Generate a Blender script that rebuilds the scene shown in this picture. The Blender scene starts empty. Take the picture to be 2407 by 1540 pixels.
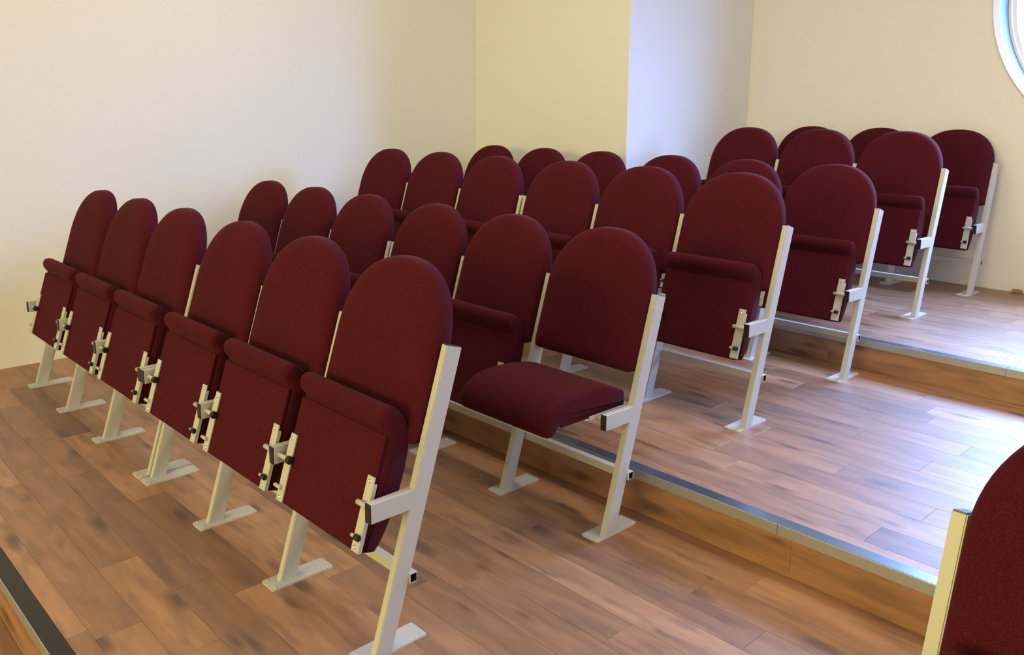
import bpy, bmesh, math, random
from mathutils import Vector, Matrix
random.seed(7)
S = bpy.context.scene
COL = S.collection

# ------------------------------------------------------------------ camera
cam_d = bpy.data.cameras.new('camera')
cam = bpy.data.objects.new('camera', cam_d); COL.objects.link(cam)
S.camera = cam
cam_d.sensor_fit = 'HORIZONTAL'; cam_d.sensor_width = 36.0
cam_d.lens = 2012.42 / 2407 * 36.0
cam_d.shift_y = -144.65 / 2407
cam_d.clip_start = 0.05
yaw, pitch, roll = [math.radians(a) for a in (46.5306, -10.4598, 0.5209)]
fwd = Vector((-math.sin(yaw)*math.cos(pitch), math.cos(yaw)*math.cos(pitch), math.sin(pitch)))
rgt = Vector((math.cos(yaw), math.sin(yaw), 0)); upv = rgt.cross(fwd)
r2 = rgt*math.cos(roll) + upv*math.sin(roll); u2 = -rgt*math.sin(roll) + upv*math.cos(roll)
M = Matrix((r2, u2, -fwd)).transposed().to_4x4()
M.translation = Vector((4.9282, -1.1986, 1.4781))
cam.matrix_world = M

# ------------------------------------------------------------------ setting dimensions
XW, XR = -0.4284, 8.07
YB = 4.9581
ZC = 3.55
H1, H2 = 0.1661, 0.3241
YN0, YN1, YN2 = -0.6595, 1.1921, 3.0444
YF = -6.5
PX, PY = 1.1600, 3.4448            # corner block
WX, WZ = 3.82, 2.20                # round window centre

# ------------------------------------------------------------------ light
w = bpy.data.worlds.new('sky'); S.world = w; w.use_nodes = True
nt = w.node_tree; nt.nodes.clear()
tc = nt.nodes.new('ShaderNodeTexCoord'); sp = nt.nodes.new('ShaderNodeSeparateXYZ')
rp = nt.nodes.new('ShaderNodeValToRGB'); bg = nt.nodes.new('ShaderNodeBackground'); wo = nt.nodes.new('ShaderNodeOutputWorld')
mp = nt.nodes.new('ShaderNodeMapRange'); mp.inputs[1].default_value = -1; mp.inputs[2].default_value = 1
nt.links.new(tc.outputs['Generated'], sp.inputs[0]); nt.links.new(sp.outputs[2], mp.inputs[0])
nt.links.new(mp.outputs[0], rp.inputs[0]); nt.links.new(rp.outputs[0], bg.inputs[0]); nt.links.new(bg.outputs[0], wo.inputs[0])
e = rp.color_ramp.elements
e[0].position = 0.49; e[0].color = (0.05, 0.09, 0.20, 1)
e[1].position = 0.78; e[1].color = (0.76, 1.27, 2.6, 1)
x = rp.color_ramp.elements.new(0.52); x.color = (0.17, 0.36, 1.2, 1)
SKY = 30.0
bg.inputs[1].default_value = SKY

def area(name, loc, rot, sx, sy, power, color, portal=False):
    l = bpy.data.lights.new(name, 'AREA'); l.shape = 'RECTANGLE'; l.size = sx; l.size_y = sy
    l.energy = power; l.color = color
    if portal: l.cycles.is_portal = True
    o = bpy.data.objects.new(name, l); COL.objects.link(o); o.location = loc; o.rotation_euler = rot
    return o
area('window_portal', (WX, YB+0.27, WZ), (math.radians(-90), 0, 0), 1.8, 1.8, 1, (1, 1, 1), portal=True)
for lname, lloc, lpow, lcol in (
        ('assumed_ceiling_light', (1.3, 1.1, ZC-0.06), 30, (1.0, 0.92, 0.64)),
        ('assumed_ceiling_light', (4.0, 2.3, ZC-0.06), 42, (1.0, 0.87, 0.66)),
        ('assumed_ceiling_light', (5.9, 1.7, ZC-0.06), 18, (1.0, 0.84, 0.85)),
        ('assumed_ceiling_light', (1.7, -1.7, ZC-0.06), 14, (1.0, 0.86, 0.78))):
    area(lname, lloc, (0, 0, 0), 1.2, 0.6, lpow, lcol)  # assumed ceiling lights; their lamps are unseen and not modelled
area('assumed_side_daylight', (XR-0.08, 0.6, 1.9), (0, math.radians(90), 0), 1.3, 2.6, 48, (0.34, 0.60, 1.0))  # assumed cool daylight from the right; its source is unseen, no window modelled
area('front_warm_light', (3.8, YF+0.1, 2.2), (math.radians(90), 0, 0), 4.0, 1.3, 275, (1.0, 0.84, 0.27))  # added warm light from the front of the hall, its source unseen
S.view_settings.view_transform = 'Standard'; S.view_settings.look = 'None'
S.view_settings.gamma = 1; S.view_settings.use_curve_mapping = False
S.view_settings.exposure = 0.0

# ------------------------------------------------------------------ materials
def new_mat(name):
    m = bpy.data.materials.new(name); m.use_nodes = True
    n = m.node_tree; b = n.nodes['Principled BSDF']
    return m, n, b
def N(nt, t, **kw):
    n = nt.nodes.new(t)
    for k, v in kw.items(): setattr(n, k, v)
    return n
def simple(name, col, rough=0.5, metal=0.0, bump=0, bscale=200, var=0.0):
    m, n, b = new_mat(name)
    b.inputs['Base Color'].default_value = (*col, 1); b.inputs['Roughness'].default_value = rough
    b.inputs['Metallic'].default_value = metal
    if bump or var:
        t = N(n, 'ShaderNodeTexCoord'); z = N(n, 'ShaderNodeTexNoise'); z.inputs['Scale'].default_value = bscale
        z.inputs['Detail'].default_value = 3
        n.links.new(t.outputs['Object'], z.inputs['Vector'])
        if bump:
            bp = N(n, 'ShaderNodeBump'); bp.inputs['Strength'].default_value = bump; bp.inputs['Distance'].default_value = 0.002
            n.links.new(z.outputs[0], bp.inputs['Height']); n.links.new(bp.outputs[0], b.inputs['Normal'])
        if var:
            mx = N(n, 'ShaderNodeMix', data_type='RGBA')
            mx.inputs[6].default_value = (*[c*(1-var) for c in col], 1); mx.inputs[7].default_value = (*[min(1, c*(1+var)) for c in col], 1)
            n.links.new(z.outputs[0], mx.inputs[0]); n.links.new(mx.outputs[2], b.inputs['Base Color'])
    return m
M_PLASTER = simple('painted plaster', (0.80, 0.78, 0.735), 0.85, bump=0.25, bscale=60, var=0.02)
M_CEIL = simple('ceiling paint', (0.82, 0.80, 0.76), 0.9, bump=0.1, bscale=40)
M_METAL = simple('cream powder coated steel', (0.52, 0.515, 0.50), 0.40, bump=0.12, bscale=700)
M_BLACK = simple('black plastic', (0.014, 0.014, 0.015), 0.35)
M_RUBBER = simple('black rubber', (0.01, 0.01, 0.01), 0.6)
M_STEEL = simple('zinc screw steel', (0.75, 0.77, 0.8), 0.25, 1.0)
M_HOLLOW_SHADE = simple('tube hollow shade', (0.02, 0.02, 0.02), 0.8)  # near-black colour stands for the shade inside the rail ends
M_WFRAME = simple('white window lacquer', (0.85, 0.86, 0.87), 0.35)
M_ALU = simple('satin aluminium strip', (0.42, 0.42, 0.44), 0.42, 0.6, bump=0.05, bscale=90, var=0.05)
M_STRIP = simple('black tread strip', (0.010, 0.010, 0.009), 0.45, 0.0, bump=0.04, bscale=160, var=0.3)
M_STRIP.node_tree.nodes['Principled BSDF'].inputs['IOR'].default_value = 1.5
M_STRIP2 = simple('tread strip tinted with blue reflection', (0.27, 0.36, 0.48), 0.27, 0.85, bump=0.03, bscale=160, var=0.2)  # blue of the window's reflection is tinted into this metal colour
M_REVEAL = simple('window reveal with shade in colour', (0.05, 0.068, 0.088), 0.5)  # dark blue-grey puts the reveal's dimmer daylight into its colour

def fabric():
    m, n, b = new_mat('burgundy wool upholstery')
    t = N(n, 'ShaderNodeTexCoord'); a = N(n, 'ShaderNodeTexNoise'); a.inputs['Scale'].default_value = 420; a.inputs['Detail'].default_value = 4
    c = N(n, 'ShaderNodeTexNoise'); c.inputs['Scale'].default_value = 9
    n.links.new(t.outputs['Object'], a.inputs['Vector']); n.links.new(t.outputs['Object'], c.inputs['Vector'])
    r = N(n, 'ShaderNodeValToRGB'); r.color_ramp.elements[0].color = (0.035, 0.0040, 0.0078, 1); r.color_ramp.elements[1].color = (0.094, 0.0115, 0.0205, 1)
    r.color_ramp.elements[0].position = 0.3; r.color_ramp.elements[1].position = 0.72
    n.links.new(a.outputs[0], r.inputs[0])
    hs = N(n, 'ShaderNodeHueSaturation'); mr = N(n, 'ShaderNodeMapRange'); mr.inputs[3].default_value = 0.9; mr.inputs[4].default_value = 1.1
    n.links.new(c.outputs[0], mr.inputs[0]); n.links.new(mr.outputs[0], hs.inputs['Value']); n.links.new(r.outputs[0], hs.inputs['Color'])
    n.links.new(hs.outputs[0], b.inputs['Base Color'])
    b.inputs['Roughness'].default_value = 0.95
    b.inputs['Specular IOR Level'].default_value = 0.06
    b.inputs['Sheen Weight'].default_value = 0.08; b.inputs['Sheen Roughness'].default_value = 0.4
    b.inputs['Sheen Tint'].default_value = (0.9, 0.45, 0.45, 1)
    bp = N(n, 'ShaderNodeBump'); bp.inputs['Strength'].default_value = 0.5; bp.inputs['Distance'].default_value = 0.001
    n.links.new(a.outputs[0], bp.inputs['Height']); n.links.new(bp.outputs[0], b.inputs['Normal'])
    return m
M_FABRIC = fabric()

def wood(name, light, mid, dark, rough):
    m, n, b = new_mat(name); L = n.links.new
    t = N(n, 'ShaderNodeTexCoord'); oi = N(n, 'ShaderNodeObjectInfo'); at = N(n, 'ShaderNodeAttribute', attribute_type='OBJECT', attribute_name='tone')
    off = N(n, 'ShaderNodeVectorMath', operation='ADD'); sc = N(n, 'ShaderNodeVectorMath', operation='SCALE'); sc.inputs[3].default_value = 37.0
    cb = N(n, 'ShaderNodeCombineXYZ'); L(oi.outputs['Random'], cb.inputs[0]); L(oi.outputs['Random'], cb.inputs[1]); L(cb.outputs[0], sc.inputs[0])
    L(t.outputs['Object'], off.inputs[0]); L(sc.outputs[0], off.inputs[1])
    # long soft figure
    mp1 = N(n, 'ShaderNodeMapping'); mp1.inputs['Scale'].default_value = (1.3, 9.0, 1.0); L(off.outputs[0], mp1.inputs[0])
    n1 = N(n, 'ShaderNodeTexNoise'); n1.inputs['Scale'].default_value = 2.2; n1.inputs['Detail'].default_value = 5; n1.inputs['Distortion'].default_value = 0.8; L(mp1.outputs[0], n1.inputs['Vector'])
    # fine pores
    mp2 = N(n, 'ShaderNodeMapping'); mp2.inputs['Scale'].default_value = (3.0, 90.0, 1.0); L(off.outputs[0], mp2.inputs[0])
    n2 = N(n, 'ShaderNodeTexNoise'); n2.inputs['Scale'].default_value = 3.0; n2.inputs['Detail'].default_value = 4; L(mp2.outputs[0], n2.inputs['Vector'])
    # smoky blotches
    mp3 = N(n, 'ShaderNodeMapping'); mp3.inputs['Scale'].default_value = (3.6, 13.0, 1.0); L(off.outputs[0], mp3.inputs[0])
    n3 = N(n, 'ShaderNodeTexNoise'); n3.inputs['Scale'].default_value = 1.5; n3.inputs['Detail'].default_value = 2; L(mp3.outputs[0], n3.inputs['Vector'])
    # knots
    mp4 = N(n, 'ShaderNodeMapping'); mp4.inputs['Scale'].default_value = (2.6, 8.0, 0.0); L(off.outputs[0], mp4.inputs[0])
    v = N(n, 'ShaderNodeTexVoronoi'); v.voronoi_dimensions = '2D'; v.inputs['Scale'].default_value = 1.1; L(mp4.outputs[0], v.inputs['Vector'])
    kr = N(n, 'ShaderNodeMapRange'); kr.inputs[1].default_value = 0.12; kr.inputs[2].default_value = 0.30; kr.inputs[3].default_value = 0.85; kr.inputs[4].default_value = 0.0
    v.inputs['Scale'].default_value = 1.0
    wob = N(n, 'ShaderNodeMath', operation='MULTIPLY_ADD'); L(n1.outputs[0], wob.inputs[0]); wob.inputs[1].default_value = 0.35; wob.inputs[2].default_value = -0.15
    ws = N(n, 'ShaderNodeMath', operation='ADD'); L(v.outputs['Distance'], ws.inputs[0]); L(wob.outputs[0], ws.inputs[1])
    sx = N(n, 'ShaderNodeSeparateColor'); L(v.outputs['Color'], sx.inputs[0])
    gt = N(n, 'ShaderNodeMath', operation='MULTIPLY_ADD'); L(sx.outputs[0], gt.inputs[0]); gt.inputs[1].default_value = 0.35; L(ws.outputs[0], gt.inputs[2]); L(gt.outputs[0], kr.inputs[0])
    # base from tone + figure
    ad = N(n, 'ShaderNodeMath', operation='MULTIPLY_ADD'); L(n1.outputs[0], ad.inputs[0]); ad.inputs[1].default_value = 0.75
    tm = N(n, 'ShaderNodeMath', operation='MULTIPLY_ADD'); L(at.outputs['Fac'], tm.inputs[0]); tm.inputs[1].default_value = 0.50; tm.inputs[2].default_value = -0.12
    L(tm.outputs[0], ad.inputs[2])
    r = N(n, 'ShaderNodeValToRGB'); el = r.color_ramp.elements
    el[0].position = 0.15; el[0].color = (*dark, 1); el[1].position = 0.85; el[1].color = (*light, 1)
    x = el.new(0.5); x.color = (*mid, 1)
    L(ad.outputs[0], r.inputs[0])
    mx = N(n, 'ShaderNodeMix', data_type='RGBA', blend_type='MULTIPLY'); mr = N(n, 'ShaderNodeMapRange'); mr.inputs[1].default_value = 0.35; mr.inputs[2].default_value = 0.7; mr.inputs[3].default_value = 0.86; mr.inputs[4].default_value = 1.06
    L(n2.outputs[0], mr.inputs[0]); mx.inputs[0].default_value = 1.0; L(r.outputs[0], mx.inputs[6]); L(mr.outputs[0], mx.inputs[7])
    br = N(n, 'ShaderNodeMapRange'); br.inputs[1].default_value = 0.50; br.inputs[2].default_value = 0.72; br.inputs[3].default_value = 0; br.inputs[4].default_value = 0.6; L(n3.outputs[0], br.inputs[0])
    m3 = N(n, 'ShaderNodeMix', data_type='RGBA'); L(br.outputs[0], m3.inputs[0]); L(mx.outputs[2], m3.inputs[6]); m3.inputs[7].default_value = (dark[0]*0.9, dark[1]*0.95, dark[2]*1.1, 1)
    m4 = N(n, 'ShaderNodeMix', data_type='RGBA'); L(kr.outputs[0], m4.inputs[0]); L(m3.outputs[2], m4.inputs[6]); m4.inputs[7].default_value = (dark[0]*0.55, dark[1]*0.45, dark[2]*0.45, 1)
    L(m4.outputs[2], b.inputs['Base Color'])
    b.inputs['Roughness'].default_value = rough; b.inputs['Specular IOR Level'].default_value = 0.6; b.inputs['Coat Weight'].default_value = 0.75; b.inputs['Coat Roughness'].default_value = 0.50; b.inputs['Coat IOR'].default_value = 1.5
    rr = N(n, 'ShaderNodeMapRange'); rr.inputs[3].default_value = rough-0.06; rr.inputs[4].default_value = rough+0.08; L(n1.outputs[0], rr.inputs[0]); L(rr.outputs[0], b.inputs['Roughness'])
    bp = N(n, 'ShaderNodeBump'); bp.inputs['Strength'].default_value = 0.12; bp.inputs['Distance'].default_value = 0.001; L(n2.outputs[0], bp.inputs['Height']); L(bp.outputs[0], b.inputs['Normal'])
    return m
M_WOOD = wood('lacquered oak', (0.47, 0.240, 0.118), (0.32, 0.150, 0.068), (0.15, 0.066, 0.030), 0.52)
M_SUB = simple('dark joint underlay', (0.12, 0.06, 0.03), 0.8)
M_BLOCK = simple('raw wood block', (0.33, 0.15, 0.07), 0.7, bump=0.3, bscale=30, var=0.2)

def glass():
    m, n, b = new_mat('clear window glass'); n.nodes.remove(b)
    o = n.nodes['Material Output']; t = N(n, 'ShaderNodeBsdfTransparent'); g = N(n, 'ShaderNodeBsdfGlossy'); g.inputs['Roughness'].default_value = 0.02
    t.inputs[0].default_value = (0.95, 0.97, 0.97, 1)
    lw = N(n, 'ShaderNodeFresnel'); lw.inputs[0].default_value = 1.45
    mx = N(n, 'ShaderNodeMixShader'); n.links.new(lw.outputs[0], mx.inputs[0]); n.links.new(t.outputs[0], mx.inputs[1]); n.links.new(g.outputs[0], mx.inputs[2]); n.links.new(mx.outputs[0], o.inputs[0])
    return m
M_GLASS = glass()

# ------------------------------------------------------------------ mesh helpers
def link(name, me, parent=None, loc=None, rot=None):
    o = bpy.data.objects.new(name, me); COL.objects.link(o)
    if parent is not None: o.parent = parent
    if loc is not None: o.location = loc
    if rot is not None: o.rotation_euler = rot
    return o
def mesh(name, bm, mat, smooth=False):
    bmesh.ops.recalc_face_normals(bm, faces=bm.faces[:])
    me = bpy.data.meshes.new(name); bm.to_mesh(me); bm.free(); me.materials.append(mat)
    if smooth:
        for p in me.polygons: p.use_smooth = True
    return me
def box_bm(x0, x1, y0, y1, z0, z1, bevel=0.0, seg=1, bm=None):
    own = bm is None
    if own: bm = bmesh.new()
    vs = [bm.verts.new((x, y, z)) for z in (z0, z1) for y in (y0, y1) for x in (x0, x1)]
    fs = [(0, 2, 3, 1), (4, 5, 7, 6), (0, 1, 5, 4), (2, 6, 7, 3), (0, 4, 6, 2), (1, 3, 7, 5)]
    nf = [bm.faces.new([vs[i] for i in f]) for f in fs]
    if bevel:
        es = list({e for f in nf for e in f.edges})
        bmesh.ops.bevel(bm, geom=es, offset=bevel, segments=seg, affect='EDGES', profile=0.5)
    return bm
def box(name, mat, *a, bevel=0.0, seg=1):
    return mesh(name, box_bm(*a, bevel=bevel, seg=seg), mat)
def cyl(name, mat, p0, p1, r, n=14, r1=None, bevel=0.0):
    p0, p1 = Vector(p0), Vector(p1); d = p1-p0
    bm = bmesh.new()
    bmesh.ops.create_cone(bm, cap_ends=True, segments=n, radius1=r, radius2=r if r1 is None else r1, depth=d.length)
    if bevel:
        es = [e for e in bm.edges if all(abs(v.co.z) > d.length/2-1e-5 for v in e.verts) and e.verts[0].co.z*e.verts[1].co.z > 0]
        bmesh.ops.bevel(bm, geom=es, offset=bevel, segments=2, affect='EDGES')
    q = Vector((0, 0, 1)).rotation_difference(d.normalized()).to_matrix().to_4x4()
    q.translation = (p0+p1)/2
    bmesh.ops.transform(bm, matrix=q, verts=bm.verts[:])
    me = mesh(name, bm, mat)
    for p in me.polygons:
        if len(p.vertices) <= 4: p.use_smooth = True
    return me
def struct(name, me, parent=None, loc=None):
    o = link(name, me, parent, loc)
    if parent is None: o['kind'] = 'structure'
    return o

# ------------------------------------------------------------------ room shell
T = 0.3
def label(o, lab, cat=None, group=None):
    o['label'] = lab
    if cat: o['category'] = cat
    if group: o['group'] = group
label(struct('wall_left', box('wall_left', M_PLASTER, XW-T, XW, YF, YB+T, -0.5, ZC)), 'long plain cream wall along the left ends of the seat rows')
label(struct('wall_corner', box('wall_corner', M_PLASTER, XW, PX, PY, YB, -0.3, ZC, bevel=0.004)), 'boxed-out plaster corner, yellowish front and pale blue window-lit side')
label(struct('wall_right', box('wall_right', M_PLASTER, XR, XR+T, YF, YB+T, -0.5, ZC)), 'plain plaster wall on the far right side of the hall')
label(struct('wall_front', box('wall_front', M_PLASTER, XW, XR, YF-T, YF, -0.5, ZC)), 'plain plaster wall at the front of the hall')
label(struct('ceiling', box('ceiling', M_CEIL, XW-T, XR+T, YF-T, YB+T, ZC, ZC+0.2)), 'flat white ceiling')
def wall_with_hole():
    bm = bmesh.new(); n = 96; R = 0.885
    x0, x1, z0, z1 = XW, XR, -0.5, ZC
    inner = []; outer = []
    for y in (YB, YB+T):
        a = []; b = []
        for i in range(n):
            t = 2*math.pi*i/n; c, s = math.cos(t), math.sin(t)
            a.append(bm.verts.new((WX+R*c, y, WZ+R*s)))
            k = min((x1-WX)/c if c > 1e-9 else ((x0-WX)/c if c < -1e-9 else 1e9), (z1-WZ)/s if s > 1e-9 else ((z0-WZ)/s if s < -1e-9 else 1e9))
            b.append(bm.verts.new((WX+k*c, y, WZ+k*s)))
        # close corners
        inner.append(a); outer.append(b)
        for i in range(n):
            j = (i+1) % n
            bm.faces.new((a[i], a[j], b[j], b[i]))
            p, q = b[i].co, b[j].co
            if abs(p.x-q.x) > 1e-6 and abs(p.z-q.z) > 1e-6:
                cx = x1 if (p.x+q.x)/2 > WX else x0; cz = z1 if (p.z+q.z)/2 > WZ else z0
                cv = bm.verts.new((cx, y, cz)); bm.faces.new((b[i], b[j], cv))
    for i in range(n):
        j = (i+1) % n; bm.faces.new((inner[0][i], inner[1][i], inner[1][j], inner[0][j]))
    bmesh.ops.recalc_face_normals(bm, faces=bm.faces[:])
    me = bpy.data.meshes.new('wall_back'); bm.to_mesh(me); bm.free(); me.materials.append(M_PLASTER)
    return me
label(struct('wall_back', wall_with_hole()), 'cream back wall pierced by the round window')

# round window
def ring(name, mat, prof, n=96, close=True):
    bm = bmesh.new(); L = []
    for (r, y) in prof:
        L.append([bm.verts.new((r*math.cos(2*math.pi*i/n), y, r*math.sin(2*math.pi*i/n))) for i in range(n)])
    m = len(prof)
    for k in range(m if close else m-1):
        a, b = L[k], L[(k+1) % m]
        for i in range(n):
            j = (i+1) % n; bm.faces.new((a[i], a[j], b[j], b[i]))
    return mesh(name, bm, mat)
win = bpy.data.objects.new('window_1', None); COL.objects.link(win); win.location = (WX, YB, WZ); win['kind'] = 'structure'
label(win, 'large round window with white frame high in the back wall')
link('window_trim', ring('window_trim', M_WFRAME, [(0.921, 0.0), (0.921, -0.014), (0.916, -0.018), (0.883, -0.002), (0.883, 0.010)]), win)
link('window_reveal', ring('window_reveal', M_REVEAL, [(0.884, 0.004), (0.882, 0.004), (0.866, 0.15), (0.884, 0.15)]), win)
link('window_frame', ring('window_frame', M_WFRAME, [(0.882, 0.12), (0.852, 0.12), (0.846, 0.135), (0.826, 0.135), (0.82, 0.145), (0.82, 0.19), (0.882, 0.19)]), win)
bm = bmesh.new(); bmesh.ops.create_circle(bm, cap_ends=True, segments=96, radius=0.83, matrix=Matrix.Rotation(math.pi/2, 4, 'X') )
for v in bm.verts: v.co.y += 0.165
link('window_pane', mesh('window_pane', bm, M_GLASS), win)

# ------------------------------------------------------------------ floors with planks
PT = 0.014
def plank_mesh(L, Wd, th=PT, ch=0.0005):
    g = 0.0003
    bm = bmesh.new()
    l, wd = L/2-g, Wd/2-g
    lo = [bm.verts.new((x*l, y*wd, -th)) for x, y in ((-1, -1), (1, -1), (1, 1), (-1, 1))]
    mi = [bm.verts.new((x*l, y*wd, -ch)) for x, y in ((-1, -1), (1, -1), (1, 1), (-1, 1))]
    hi = [bm.verts.new((x*(l-ch), y*(wd-ch), 0)) for x, y in ((-1, -1), (1, -1), (1, 1), (-1, 1))]
    for a, b in ((lo, mi), (mi, hi)):
        for i in range(4):
            j = (i+1) % 4; bm.faces.new((a[i], a[j], b[j], b[i]))
    bm.faces.new(hi)
    return mesh('plank', bm, M_WOOD)
def lay(parent, x0, x1, y0, y1, z, pw, ystart, known, rnd, tones):
    y = ystart; row = 0
    while y > y0+1e-6: y -= pw
    row = round((y-ystart)/pw)
    while y < y1-0.003:
        a, b = max(y, y0), min(y+pw, y1)
        if b-a > 0.004:
            ks = sorted(known.get(row, []))
            js = list(ks)
            if not js: js = [x0+rnd.uniform(0.15, 1.15)]
            x = js[0]
            while x > x0+0.15:
                x -= rnd.choice((1.05, 0.8, 0.62, 1.1, 0.9)); 
                if x > x0+0.12: js.append(x)
            x = max(js)
            while x < x1-0.15:
                x += rnd.choice((1.05, 0.8, 0.62, 1.1, 0.9))
                if x < x1-0.12: js.append(x)
            js = sorted(set([x0, x1]+js))
            for i in range(len(js)-1):
                L = js[i+1]-js[i]
                o = link('plank', plank_mesh(L, b-a), parent, ((js[i]+js[i+1])/2, (a+b)/2, z))
                t = rnd.gauss(0.5, 0.24)
                for (tx, ty, tv) in tones:
                    if js[i] < tx < js[i+1] and a < ty < b: t = tv
                o['tone'] = max(0.0, min(1.0, t))
        y += pw; row += 1
def floor_level(name, lab, y0, y1, z, x0, pw, ystart, known, seed, tones=()):
    f = struct(name, box(name, M_SUB, x0, XR, y0, y1+0.12, z-0.19, z-PT+0.001)); label(f, lab)
    lay(f, x0, XR, y0, y1, z, pw, ystart, known, random.Random(seed), tones)
    return f
NW = 0.0505
floor_level('floor_lower', 'orange-brown plank floor below the first dark-edged step, bottom left', YF, YN0, -H1, XW, 0.131, -0.79, {}, 3)
floor_level('floor', 'oak plank floor of the lowest tier under the two nearest rows', YN0+NW, YN1+0.004, 0.0, XW, 0.130, -0.548,
            {1: [1.172, 2.170], 2: [1.357], 0: [2.556, 1.3], 4: [1.82], 3: [0.9, 1.75, 2.6], 15: [3.60], 12: [3.655], 10: [3.813]}, 5,
            [(1.7, -.36, 0.30), (2.9, -.36, .55), (2.0, -.23, 0.12), (1.0, -.48, .8), (2.2, -.1, .2), (2.3, -.58, .85), (3.2, -.48, .75)])
floor_level('floor_middle', 'pale window-lit plank floor of the middle tier', YN1+NW, YN2+0.004, H1, XW, 0.133, 1.557,
            {0: [3.968], 1: [3.6], 3: [3.802], 4: [3.482], 5: [3.852], 2: [3.2], -1: [3.3]}, 8, [(3.65, 2.15, 0.25), (3.5, 1.3, .55), (3.6, 1.62, .4)])
floor_level('floor_upper', 'pale plank floor of the top tier in front of the back wall', YN2+NW, YB, H2, XW, 0.132, 3.2, {}, 12)

# risers: one board high, with vertical joints
def riser(name, lab, y, z0, z1, joints, seed):
    r = struct(name, box(name, M_SUB, XW, XR, y+PT-0.001, y+PT+0.03, z0, z1-0.02)); label(r, lab)
    js = [XW]+joints+[XR]; rnd = random.Random(seed)
    for a, b in zip(js, js[1:]):
        o = link('plank', plank_mesh(b-a, (z1-z0)-0.002), r, ((a+b)/2, y, (z0+z1)/2-0.001), (math.radians(90), 0, 0)); o['tone'] = rnd.uniform(0.45, 0.7)
def nosing(name, lab, y, z, joints, M_TOP):
    t = bpy.data.objects.new(name, None); COL.objects.link(t); t.location = (0, y, z); t['kind'] = 'structure'; label(t, lab)
    js = [XW+0.001]+joints+[XR-0.001]
    for a, b in zip(js, js[1:]):
        face = link('face_strip', box('face_strip', M_ALU, a+0.0006, b-0.0006, -0.0035, -0.0003, -0.036, 0.0012, bevel=0.0008), t); face['label'] = 'pale satin metal front face of the step edge'
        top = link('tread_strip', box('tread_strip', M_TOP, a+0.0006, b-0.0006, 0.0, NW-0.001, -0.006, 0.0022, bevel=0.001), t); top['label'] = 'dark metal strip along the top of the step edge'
        link('backing_board', box('backing_board', M_SUB, a, b, 0.0, NW, -PT-0.02, -0.0065), t)
riser('trim_1', 'oak riser below the dark edge of the lowest tier, bottom left', YN0, -H1, 0, [0.9, 2.9, 5.0], 1)
riser('trim_2', 'oak riser of the first step behind the second row of seats', YN1, 0, H1, [0.55, 1.75, 3.714, 5.6], 2)
riser('trim_3', 'oak riser of the second step behind the fourth row of seats', YN2, H1, H2, [1.1, 2.9, 3.95, 6.0], 3)
nosing('trim_4', 'black step edge strip in the bottom left corner', YN0, 0, [1.0, 3.66, 6.3], M_STRIP)
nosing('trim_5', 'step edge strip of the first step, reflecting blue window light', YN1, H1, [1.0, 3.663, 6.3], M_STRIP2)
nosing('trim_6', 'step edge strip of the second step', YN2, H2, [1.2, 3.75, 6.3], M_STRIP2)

# ------------------------------------------------------------------ seating units
PIT, GAP = 0.52, 0.036
PW, PD, PH = 0.025, 0.0575, 0.838
STUB_Z1, STUB_Z0 = 0.4552, 0.3997
PIV_Y, PIV_Z = -0.0085, 0.4285

def offset_poly(pts, d):
    n = len(pts); out = []
    for i in range(n):
        p0, p1, p2 = Vector(pts[i-1]), Vector(pts[i]), Vector(pts[(i+1) % n])
        t = (p2-p0).normalized(); nn = Vector((-t.y, t.x))
        out.append(tuple(p1+nn*d))
    return out
def area2(p): return sum(p[i][0]*p[(i+1) % len(p)][1]-p[(i+1) % len(p)][0]*p[i][1] for i in range(len(p)))

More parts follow.
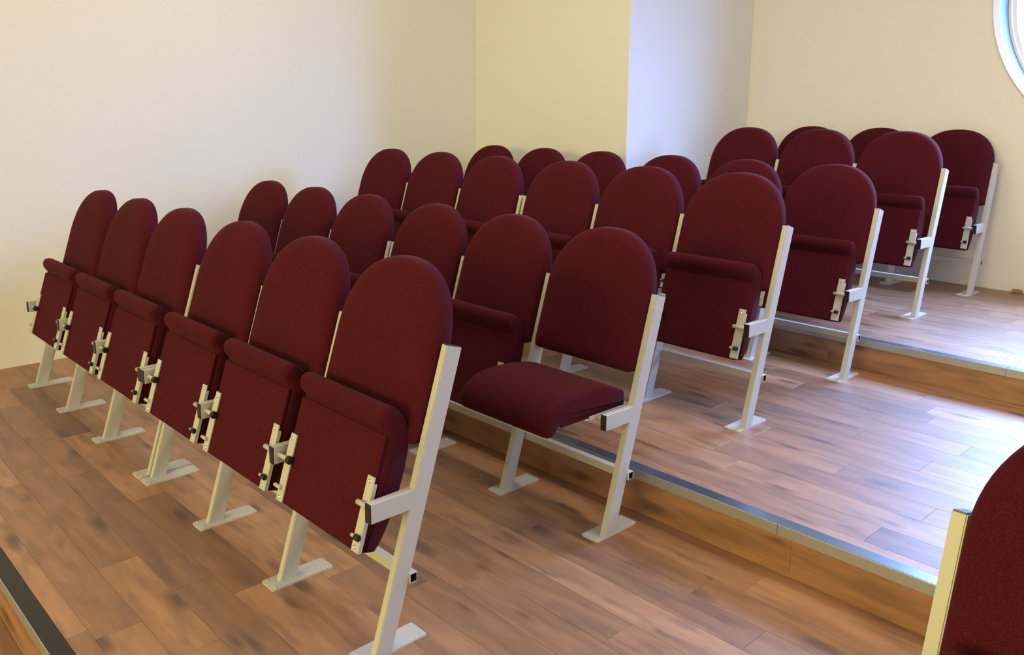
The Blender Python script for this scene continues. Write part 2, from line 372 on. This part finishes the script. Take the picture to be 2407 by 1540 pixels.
def backrest_mesh(k):
    """outline in x / z, leaning with slope k; origin on the floor at seat centre"""
    hw = 0.2472; hs = 0.2460; z0, zs, zt = 0.560, 0.795, 1.040; rc = 0.030
    pts = []
    for i in range(7):
        a = -math.pi/2 + (math.pi/2)*i/6
        pts.append((hw-rc+rc*math.cos(a), z0+rc+rc*math.sin(a)))
    for i in range(1, 5): pts.append((hw+(hs-hw)*i/5, z0+rc+(zs-z0-rc)*i/5))
    ne = 2.25; m = 36
    for i in range(m+1):
        a = math.pi*i/m; c, s = math.cos(a), math.sin(a)
        pts.append((hs*math.copysign(abs(c)**(2/ne), c), zs+(zt-zs)*abs(s)**(2/ne)))
    for i in range(4, 0, -1): pts.append((-hw-(hs-hw)*i/5, z0+rc+(zs-z0-rc)*i/5))
    for i in range(7):
        a = math.pi + (math.pi/2)*i/6
        pts.append((-hw+rc+rc*math.cos(a), z0+rc+rc*math.sin(a)))
    for i in range(1, 6): pts.append((-hw+rc+(2*hw-2*rc)*i/6, z0))
    if area2(pts) < 0: pts.reverse()
    cx, cz = 0.0, 0.79
    def curve(x): return -0.004*(x/hw)**2
    loops = []
    for ins, o in ((0.018, 0.043), (0.005, 0.040), (0.0, 0.032), (0.0, 0.012), (0.0005, 0.000), (0.0045, -0.0095), (0.012, -0.0165), (0.020, -0.0215), (0.027, -0.0240)):
        loops.append([(x, z, o) for x, z in offset_poly(pts, ins)])
    base = offset_poly(pts, 0.027)
    for sc, o in ((0.88, -0.0275), (0.74, -0.0295), (0.5, -0.0305), (0.25, -0.031)):
        loops.append([(cx+(x-cx)*sc, cz+(z-cz)*sc, o) for x, z in base])
    bm = bmesh.new(); V = []
    def pos(x, z, o):
        amp = 1.0 if o < 0.01 else 0.5
        return (x, -PD/2+k*z+o+amp*curve(x)+0.002, z)
    for lp in loops: V.append([bm.verts.new(pos(*p)) for p in lp])
    n = len(pts)
    for a, b in zip(V, V[1:]):
        for i in range(n):
            j = (i+1) % n; bm.faces.new((a[i], a[j], b[j], b[i]))
    c = bm.verts.new(pos(cx, cz, -0.030))
    for i in range(n): bm.faces.new((V[-1][i], V[-1][(i+1) % n], c))
    # rear face closed with scaled loop + fan
    c2 = bm.verts.new(pos(cx, cz, 0.043))
    for i in range(n): bm.faces.new((V[0][(i+1) % n], V[0][i], c2))
    return mesh('backrest', bm, M_FABRIC, True)

def catmull(ps, sub):
    out = []; n = len(ps)
    for i in range(n):
        p0, p1, p2, p3 = [Vector(ps[(i+d) % n]) for d in (-1, 0, 1, 2)]
        for s in range(sub):
            t = s/sub
            out.append(tuple(0.5*((2*p1)+(p2-p0)*t+(2*p0-5*p1+4*p2-p3)*t*t+(3*p1-p0-3*p2+p3)*t**3)))
    return out
SEAT_HW = 0.221
U0, T0 = 0.136, -0.017
def seat_mesh():
    prof = [(0.006, 0.001), (0.0, 0.012), (0.0, 0.042), (0.010, 0.056), (0.06, 0.074), (0.13, 0.086), (0.21, 0.092), (0.28, 0.090), (0.335, 0.078),
            (0.378, 0.052), (0.402, 0.016), (0.405, -0.010), (0.395, -0.027), (0.376, -0.033), (0.354, -0.025), (0.338, -0.006), (0.325, 0.0), (0.26, 0.0), (0.18, 0.0), (0.09, 0.0)]
    p = catmull(prof, 2)
    if area2(p) < 0: p.reverse()
    bm = bmesh.new(); V = []
    spec = [(-1, 0.0, 0.016), (-1, 0.004, 0.006), (-1, 0.012, 0.0015), (-1, 0.024, 0.0)]
    xs = [(-SEAT_HW+d, ins) for _, d, ins in spec]+[(-0.1, 0), (0, 0), (0.1, 0)]+[(SEAT_HW-d, ins) for _, d, ins in reversed(spec)]
    for x, ins in xs:
        q = offset_poly(p, ins) if ins else p
        V.append([bm.verts.new((x, -(u-U0), t-T0)) for u, t in q])
    n = len(p)
    for a, b in zip(V, V[1:]):
        for i in range(n):
            j = (i+1) % n; bm.faces.new((a[i], a[j], b[j], b[i]))
    bm.faces.new(V[0]); bm.faces.new(list(reversed(V[-1])))
    return mesh('seat', bm, M_FABRIC, True)
def ut(x0, x1, u0, u1, t0, t1):     # seat-local box from u/t ranges
    return (x0, x1, -(u1-U0), -(u0-U0), t0-T0, t1-T0)

def post_mesh(k):
    bm = bmesh.new(); z0 = 0.006
    a = math.atan(k)
    def fr(s, z): return -PD/2+k*z if s < 0 else PD/2+k*z
    zt_f, zt_b = PH, PH-PD*k*0.92
    co = []
    for x in (-PW/2, PW/2):
        co += [(x, fr(-1, z0), z0), (x, fr(1, z0), z0), (x, fr(1, zt_b), zt_b), (x, fr(-1, zt_f), zt_f)]
    v = [bm.verts.new(c) for c in co]
    for f in ((0, 1, 2, 3), (7, 6, 5, 4), (0, 4, 5, 1), (1, 5, 6, 2), (2, 6, 7, 3), (3, 7, 4, 0)): bm.faces.new([v[i] for i in f])
    es = [e for e in bm.edges if abs(e.verts[0].co.z-e.verts[1].co.z) > 0.3]
    bmesh.ops.bevel(bm, geom=es, offset=0.0025, segments=2, affect='EDGES')
    return mesh('post', bm, M_METAL)
def cap_mesh(k):
    zt_f, zt_b = PH, PH-PD*k*0.92
    yf, yb = -PD/2+k*zt_f, PD/2+k*zt_b
    bm = bmesh.new(); i = 0.0015
    lo = [bm.verts.new(c) for c in ((-PW/2+i, yf+i, zt_f-0.0002), (PW/2-i, yf+i, zt_f-0.0002), (PW/2-i, yb-i, zt_b-0.0002), (-PW/2+i, yb-i, zt_b-0.0002))]
    hi = [bm.verts.new((c.co.x*0.9, c.co.y+0.001, c.co.z+0.0028)) for c in lo]
    bm.faces.new(hi); bm.faces.new(lo[::-1])
    for a in range(4): bm.faces.new((lo[a], lo[(a+1) % 4], hi[(a+1) % 4], hi[a]))
    return mesh('top_cap', bm, M_BLACK)
def plate_mesh(x0, x1):
    bm = bmesh.new(); pts = []; y0, y1, r = -0.066, 0.150, 0.008
    for cx, cy, a0 in ((x1-r, y0+r, -90), (x1-r, y1-r, 0), (x0+r, y1-r, 90), (x0+r, y0+r, 180)):
        for i in range(4):
            a = math.radians(a0+30*i); pts.append((cx+r*math.cos(a), cy+r*math.sin(a)))
    lo = [bm.verts.new((x, y, 0.0)) for x, y in pts]; hi = [bm.verts.new((x, y, 0.006)) for x, y in pts]
    bm.faces.new(hi); bm.faces.new(lo[::-1])
    for a in range(len(pts)): b = (a+1) % len(pts); bm.faces.new((lo[a], lo[b], hi[b], hi[a]))
    return mesh('foot_plate', bm, M_METAL)
def rail_mesh(L):
    """square tube along x, open ends"""
    y0, y1, z0, z1, wt, dp = 0.0885, 0.1135, 0.187, 0.215, 0.0022, 0.03
    bm = bmesh.new(); R = []
    def rect(x, i): return [bm.verts.new((x, y, z)) for y, z in ((y0+i, z0+i), (y1-i, z0+i), (y1-i, z1-i), (y0+i, z1-i))]
    seq = [rect(dp-0.018, wt), rect(-0.018, wt), rect(-0.018, 0), rect(L+0.018, 0), rect(L+0.018, wt), rect(L+0.018-dp, wt)]
    for a, b in zip(seq, seq[1:]):
        for i in range(4): j = (i+1) % 4; bm.faces.new((a[i], a[j], b[j], b[i]))
    f1 = bm.faces.new(seq[0]); f2 = bm.faces.new(seq[-1])
    me = mesh('rail', bm, M_METAL); me.materials.append(M_HOLLOW_SHADE)
    for p in me.polygons:
        c = p.center
        if (c.y > y0+wt/2 and c.y < y1-wt/2 and c.z > z0+wt/2 and c.z < z1-wt/2) and not (abs(c.x+0.018) < 1e-4 or abs(c.x-L-0.018) < 1e-4): p.material_index = 1
    return me
def lathe(name, mat, prof, n=14):
    """profile (r, h) around z, starts and ends on the axis"""
    bm = bmesh.new(); L = []
    for r, h in prof:
        if r < 1e-7: L.append([bm.verts.new((0, 0, h))])
        else: L.append([bm.verts.new((r*math.cos(2*math.pi*i/n), r*math.sin(2*math.pi*i/n), h)) for i in range(n)])
    for a, b in zip(L, L[1:]):
        for i in range(n):
            j = (i+1) % n
            if len(a) == 1 and len(b) > 1: bm.faces.new((a[0], b[i], b[j]))
            elif len(b) == 1 and len(a) > 1: bm.faces.new((a[i], a[j], b[0]))
            elif len(a) > 1: bm.faces.new((a[i], a[j], b[j], b[i]))
    return mesh(name, bm, mat, True)

ME = {}
def get(key, fn):
    if key not in ME: ME[key] = fn()
    return ME[key]
def screw_me():  return lathe('screw', M_STEEL, [(0, 0.0006), (0.0028, 0.0006), (0.0036, 0.0022), (0.0062, 0.0022), (0.0068, 0.0)], 12)
def bolt_me():   return lathe('bolt', M_METAL, [(0, 0.0030), (0.0035, 0.0030), (0.0052, 0.0018), (0.0055, 0.0)], 10)
def bar_me(side):
    def f():
        bm = box_bm(*ut(0.189, 0.2205, 0.004, 0.212, -0.0125, -0.0065), bevel=0.0012)
        # flange folded up along the cushion side
        box_bm(*ut(0.2205, 0.2235, 0.004, 0.195, -0.0125, 0.001), bevel=0.0008, bm=bm)
        if side < 0:
            for v in bm.verts: v.co.x = -v.co.x
        return mesh('hinge_bar', bm, M_METAL)
    return f

def build_seat(unit, xc, folded, k):
    ang = -(math.pi/2+math.atan(k))-0.0 if folded else 0.0
    s = link('seat', get('seat', seat_mesh), unit, (xc, PIV_Y, PIV_Z), (ang, 0, 0))
    if not folded: s['label'] = 'seat cushion folded down for use'
    link('base_board', get('board', lambda: box('base_board', M_FABRIC, *ut(-0.2185, 0.2185, 0.003, 0.326, -0.006, 0.004), bevel=0.002, seg=2)), s)
    for side in (1, -1):
        link('hinge_bar', get(('bar', side), bar_me(side)), s)
        for u in (0.018, 0.199):
            link('screw', get('screw', screw_me), s, (side*0.2045, -(u-U0), -0.0125-T0), (math.pi, 0, 0))
    link('stop_pin', get('pinR', lambda: cyl('stop_pin', M_METAL, (0.186, U0-0.046, -0.018-T0), (0.204, U0-0.046, -0.018-T0), 0.0052)), s)
    link('rubber_stop', get('knobR', lambda: cyl('rubber_stop', M_RUBBER, (0.203, U0-0.046, -0.0195-T0), (0.2235, U0-0.046, -0.0195-T0), 0.0085, bevel=0.002)), s)
    link('stop_pin', get('pinL', lambda: cyl('stop_pin', M_METAL, (-0.238, U0-0.046, -0.0175-T0), (-0.200, U0-0.046, -0.0175-T0), 0.0060)), s)
    return s

def build_unit(name, lab, x, y, z, k, down=()):
    t = bpy.data.objects.new(name, None); COL.objects.link(t); t.location = (x, y, z)
    label(t, lab, 'theatre seats', 'three-seat theatre seating units')
    for i in range(4):
        px = i*PIT
        p = link('post', get(('post', k), lambda: post_mesh(k)), t, (px, 0, 0))
        link('top_cap', get(('cap', k), lambda: cap_mesh(k)), p)
        kind = 'L' if i == 0 else ('R' if i == 3 else 'M')
        x0, x1 = {'L': (-0.0125, 0.062), 'R': (-0.062, 0.0125), 'M': (-0.037, 0.037)}[kind]
        link('foot_plate', get(('plate', kind), lambda: plate_mesh(x0, x1)), p)
        for bx in ((x0+0.011, x1-0.011)):
            for by in (-0.052, 0.136):
                link('bolt', get('bolt', bolt_me), p, (bx, by, 0.006))
        ys = -PD/2+k*STUB_Z1-0.141; yp = -PD/2+k*STUB_Z0
        link('bracket_arm', get(('stub', k), lambda: box('bracket_arm', M_METAL, -PW/2+0.0002, PW/2-0.0002, ys, yp+0.02, STUB_Z0, STUB_Z1, bevel=0.0022, seg=2)), p)
        link('arm_cap', get(('scap', k), lambda: box('arm_cap', M_BLACK, -PW/2+0.0008, PW/2-0.0008, ys-0.0035, ys+0.002, STUB_Z0+0.0008, STUB_Z1-0.0008, bevel=0.001)), p)
        ry, rz = -0.0115, 0.4290
        if i > 0: link('stop_rod', get('rodL', lambda: cyl('stop_rod', M_METAL, (-0.080, ry, rz), (0.0, ry, rz), 0.0080, 18, bevel=0.003)), p)
        if i < 3:
            link('stop_rod', get('rodR', lambda: cyl('stop_rod', M_METAL, (0.0, ry, rz), (0.072, ry, rz), 0.0072, 18)), p)
            link('rubber_cap', get('rcap', lambda: cyl('rubber_cap', M_RUBBER, (0.064, ry, rz), (0.082, ry, rz), 0.0125, 18, bevel=0.003)), p)
    link('rail', get('rail', lambda: rail_mesh(3*PIT)), t)
    for i in range(3):
        link('backrest', get(('back', k), lambda: backrest_mesh(k)), t, ((i+0.5)*PIT, 0, 0))
        build_seat(t, (i+0.5)*PIT, i not in down, k)
    return t

KA, KB = 0.3077, 0.2948
U2 = 3*PIT+GAP
rows = [
 ('A', 0.0, 0.0, 0.0, KA, (0, 1)), ('B', -0.0179, 0.9698, 0.0, KB, (0, 1)), ('C', -0.0240, 1.8592, H1, KB, (0, 1)),
 ('D', -0.0527, 2.8026, H1, KB, (0, 1)), ('E', -0.0925, 3.7250, H2, KB, (1,)), ('F', -0.1052, 4.6207, H2, KB, (1,))]
LAB = {
 ('A', 0): 'three burgundy folded seats of the nearest row, end beside the left wall',
 ('A', 1): 'three burgundy folded seats of the nearest row, aisle end in the centre foreground',
 ('B', 0): 'three burgundy seats of the second row nearest the left wall, partly hidden',
 ('B', 1): 'three burgundy seats of the second row with the aisle seat folded down',
 ('C', 0): 'three burgundy seats of the third row, wall half, on the middle tier',
 ('C', 1): 'three burgundy folded seats of the third row, aisle half, front of middle tier',
 ('D', 0): 'three burgundy seats of the fourth row before the yellow corner wall, only backs showing',
 ('D', 1): 'three burgundy seats of the fourth row, aisle half, just before the second riser',
 ('E', 1): 'three burgundy folded seats at the front of the top tier beside the blue-lit corner',
 ('F', 1): 'three dark burgundy seats of the last row against the back wall',
}
for r, ox, y, z, k, us in rows:
    for u in us:
        build_unit('seating_unit', LAB[(r, u)], ox+(U2 if u else 0), y, z, k, down=(2,) if (r, u) == ('B', 1) else ())
build_unit('seating_unit', 'three burgundy folded seats across the aisle, cut off at the bottom right corner', 4.4905, 0.0, 0.0, 0.30)

# small wood block on the top tier floor against the back wall
bl = link('wood_block', box('wood_block', M_BLOCK, -0.03, 0.03, -0.02, 0.02, 0, 0.022, bevel=0.004, seg=2), None, (3.235, 4.93, H2), (0, 0, 0.25))
label(bl, 'small brown wood block lying on the floor at the back wall', 'wood block')
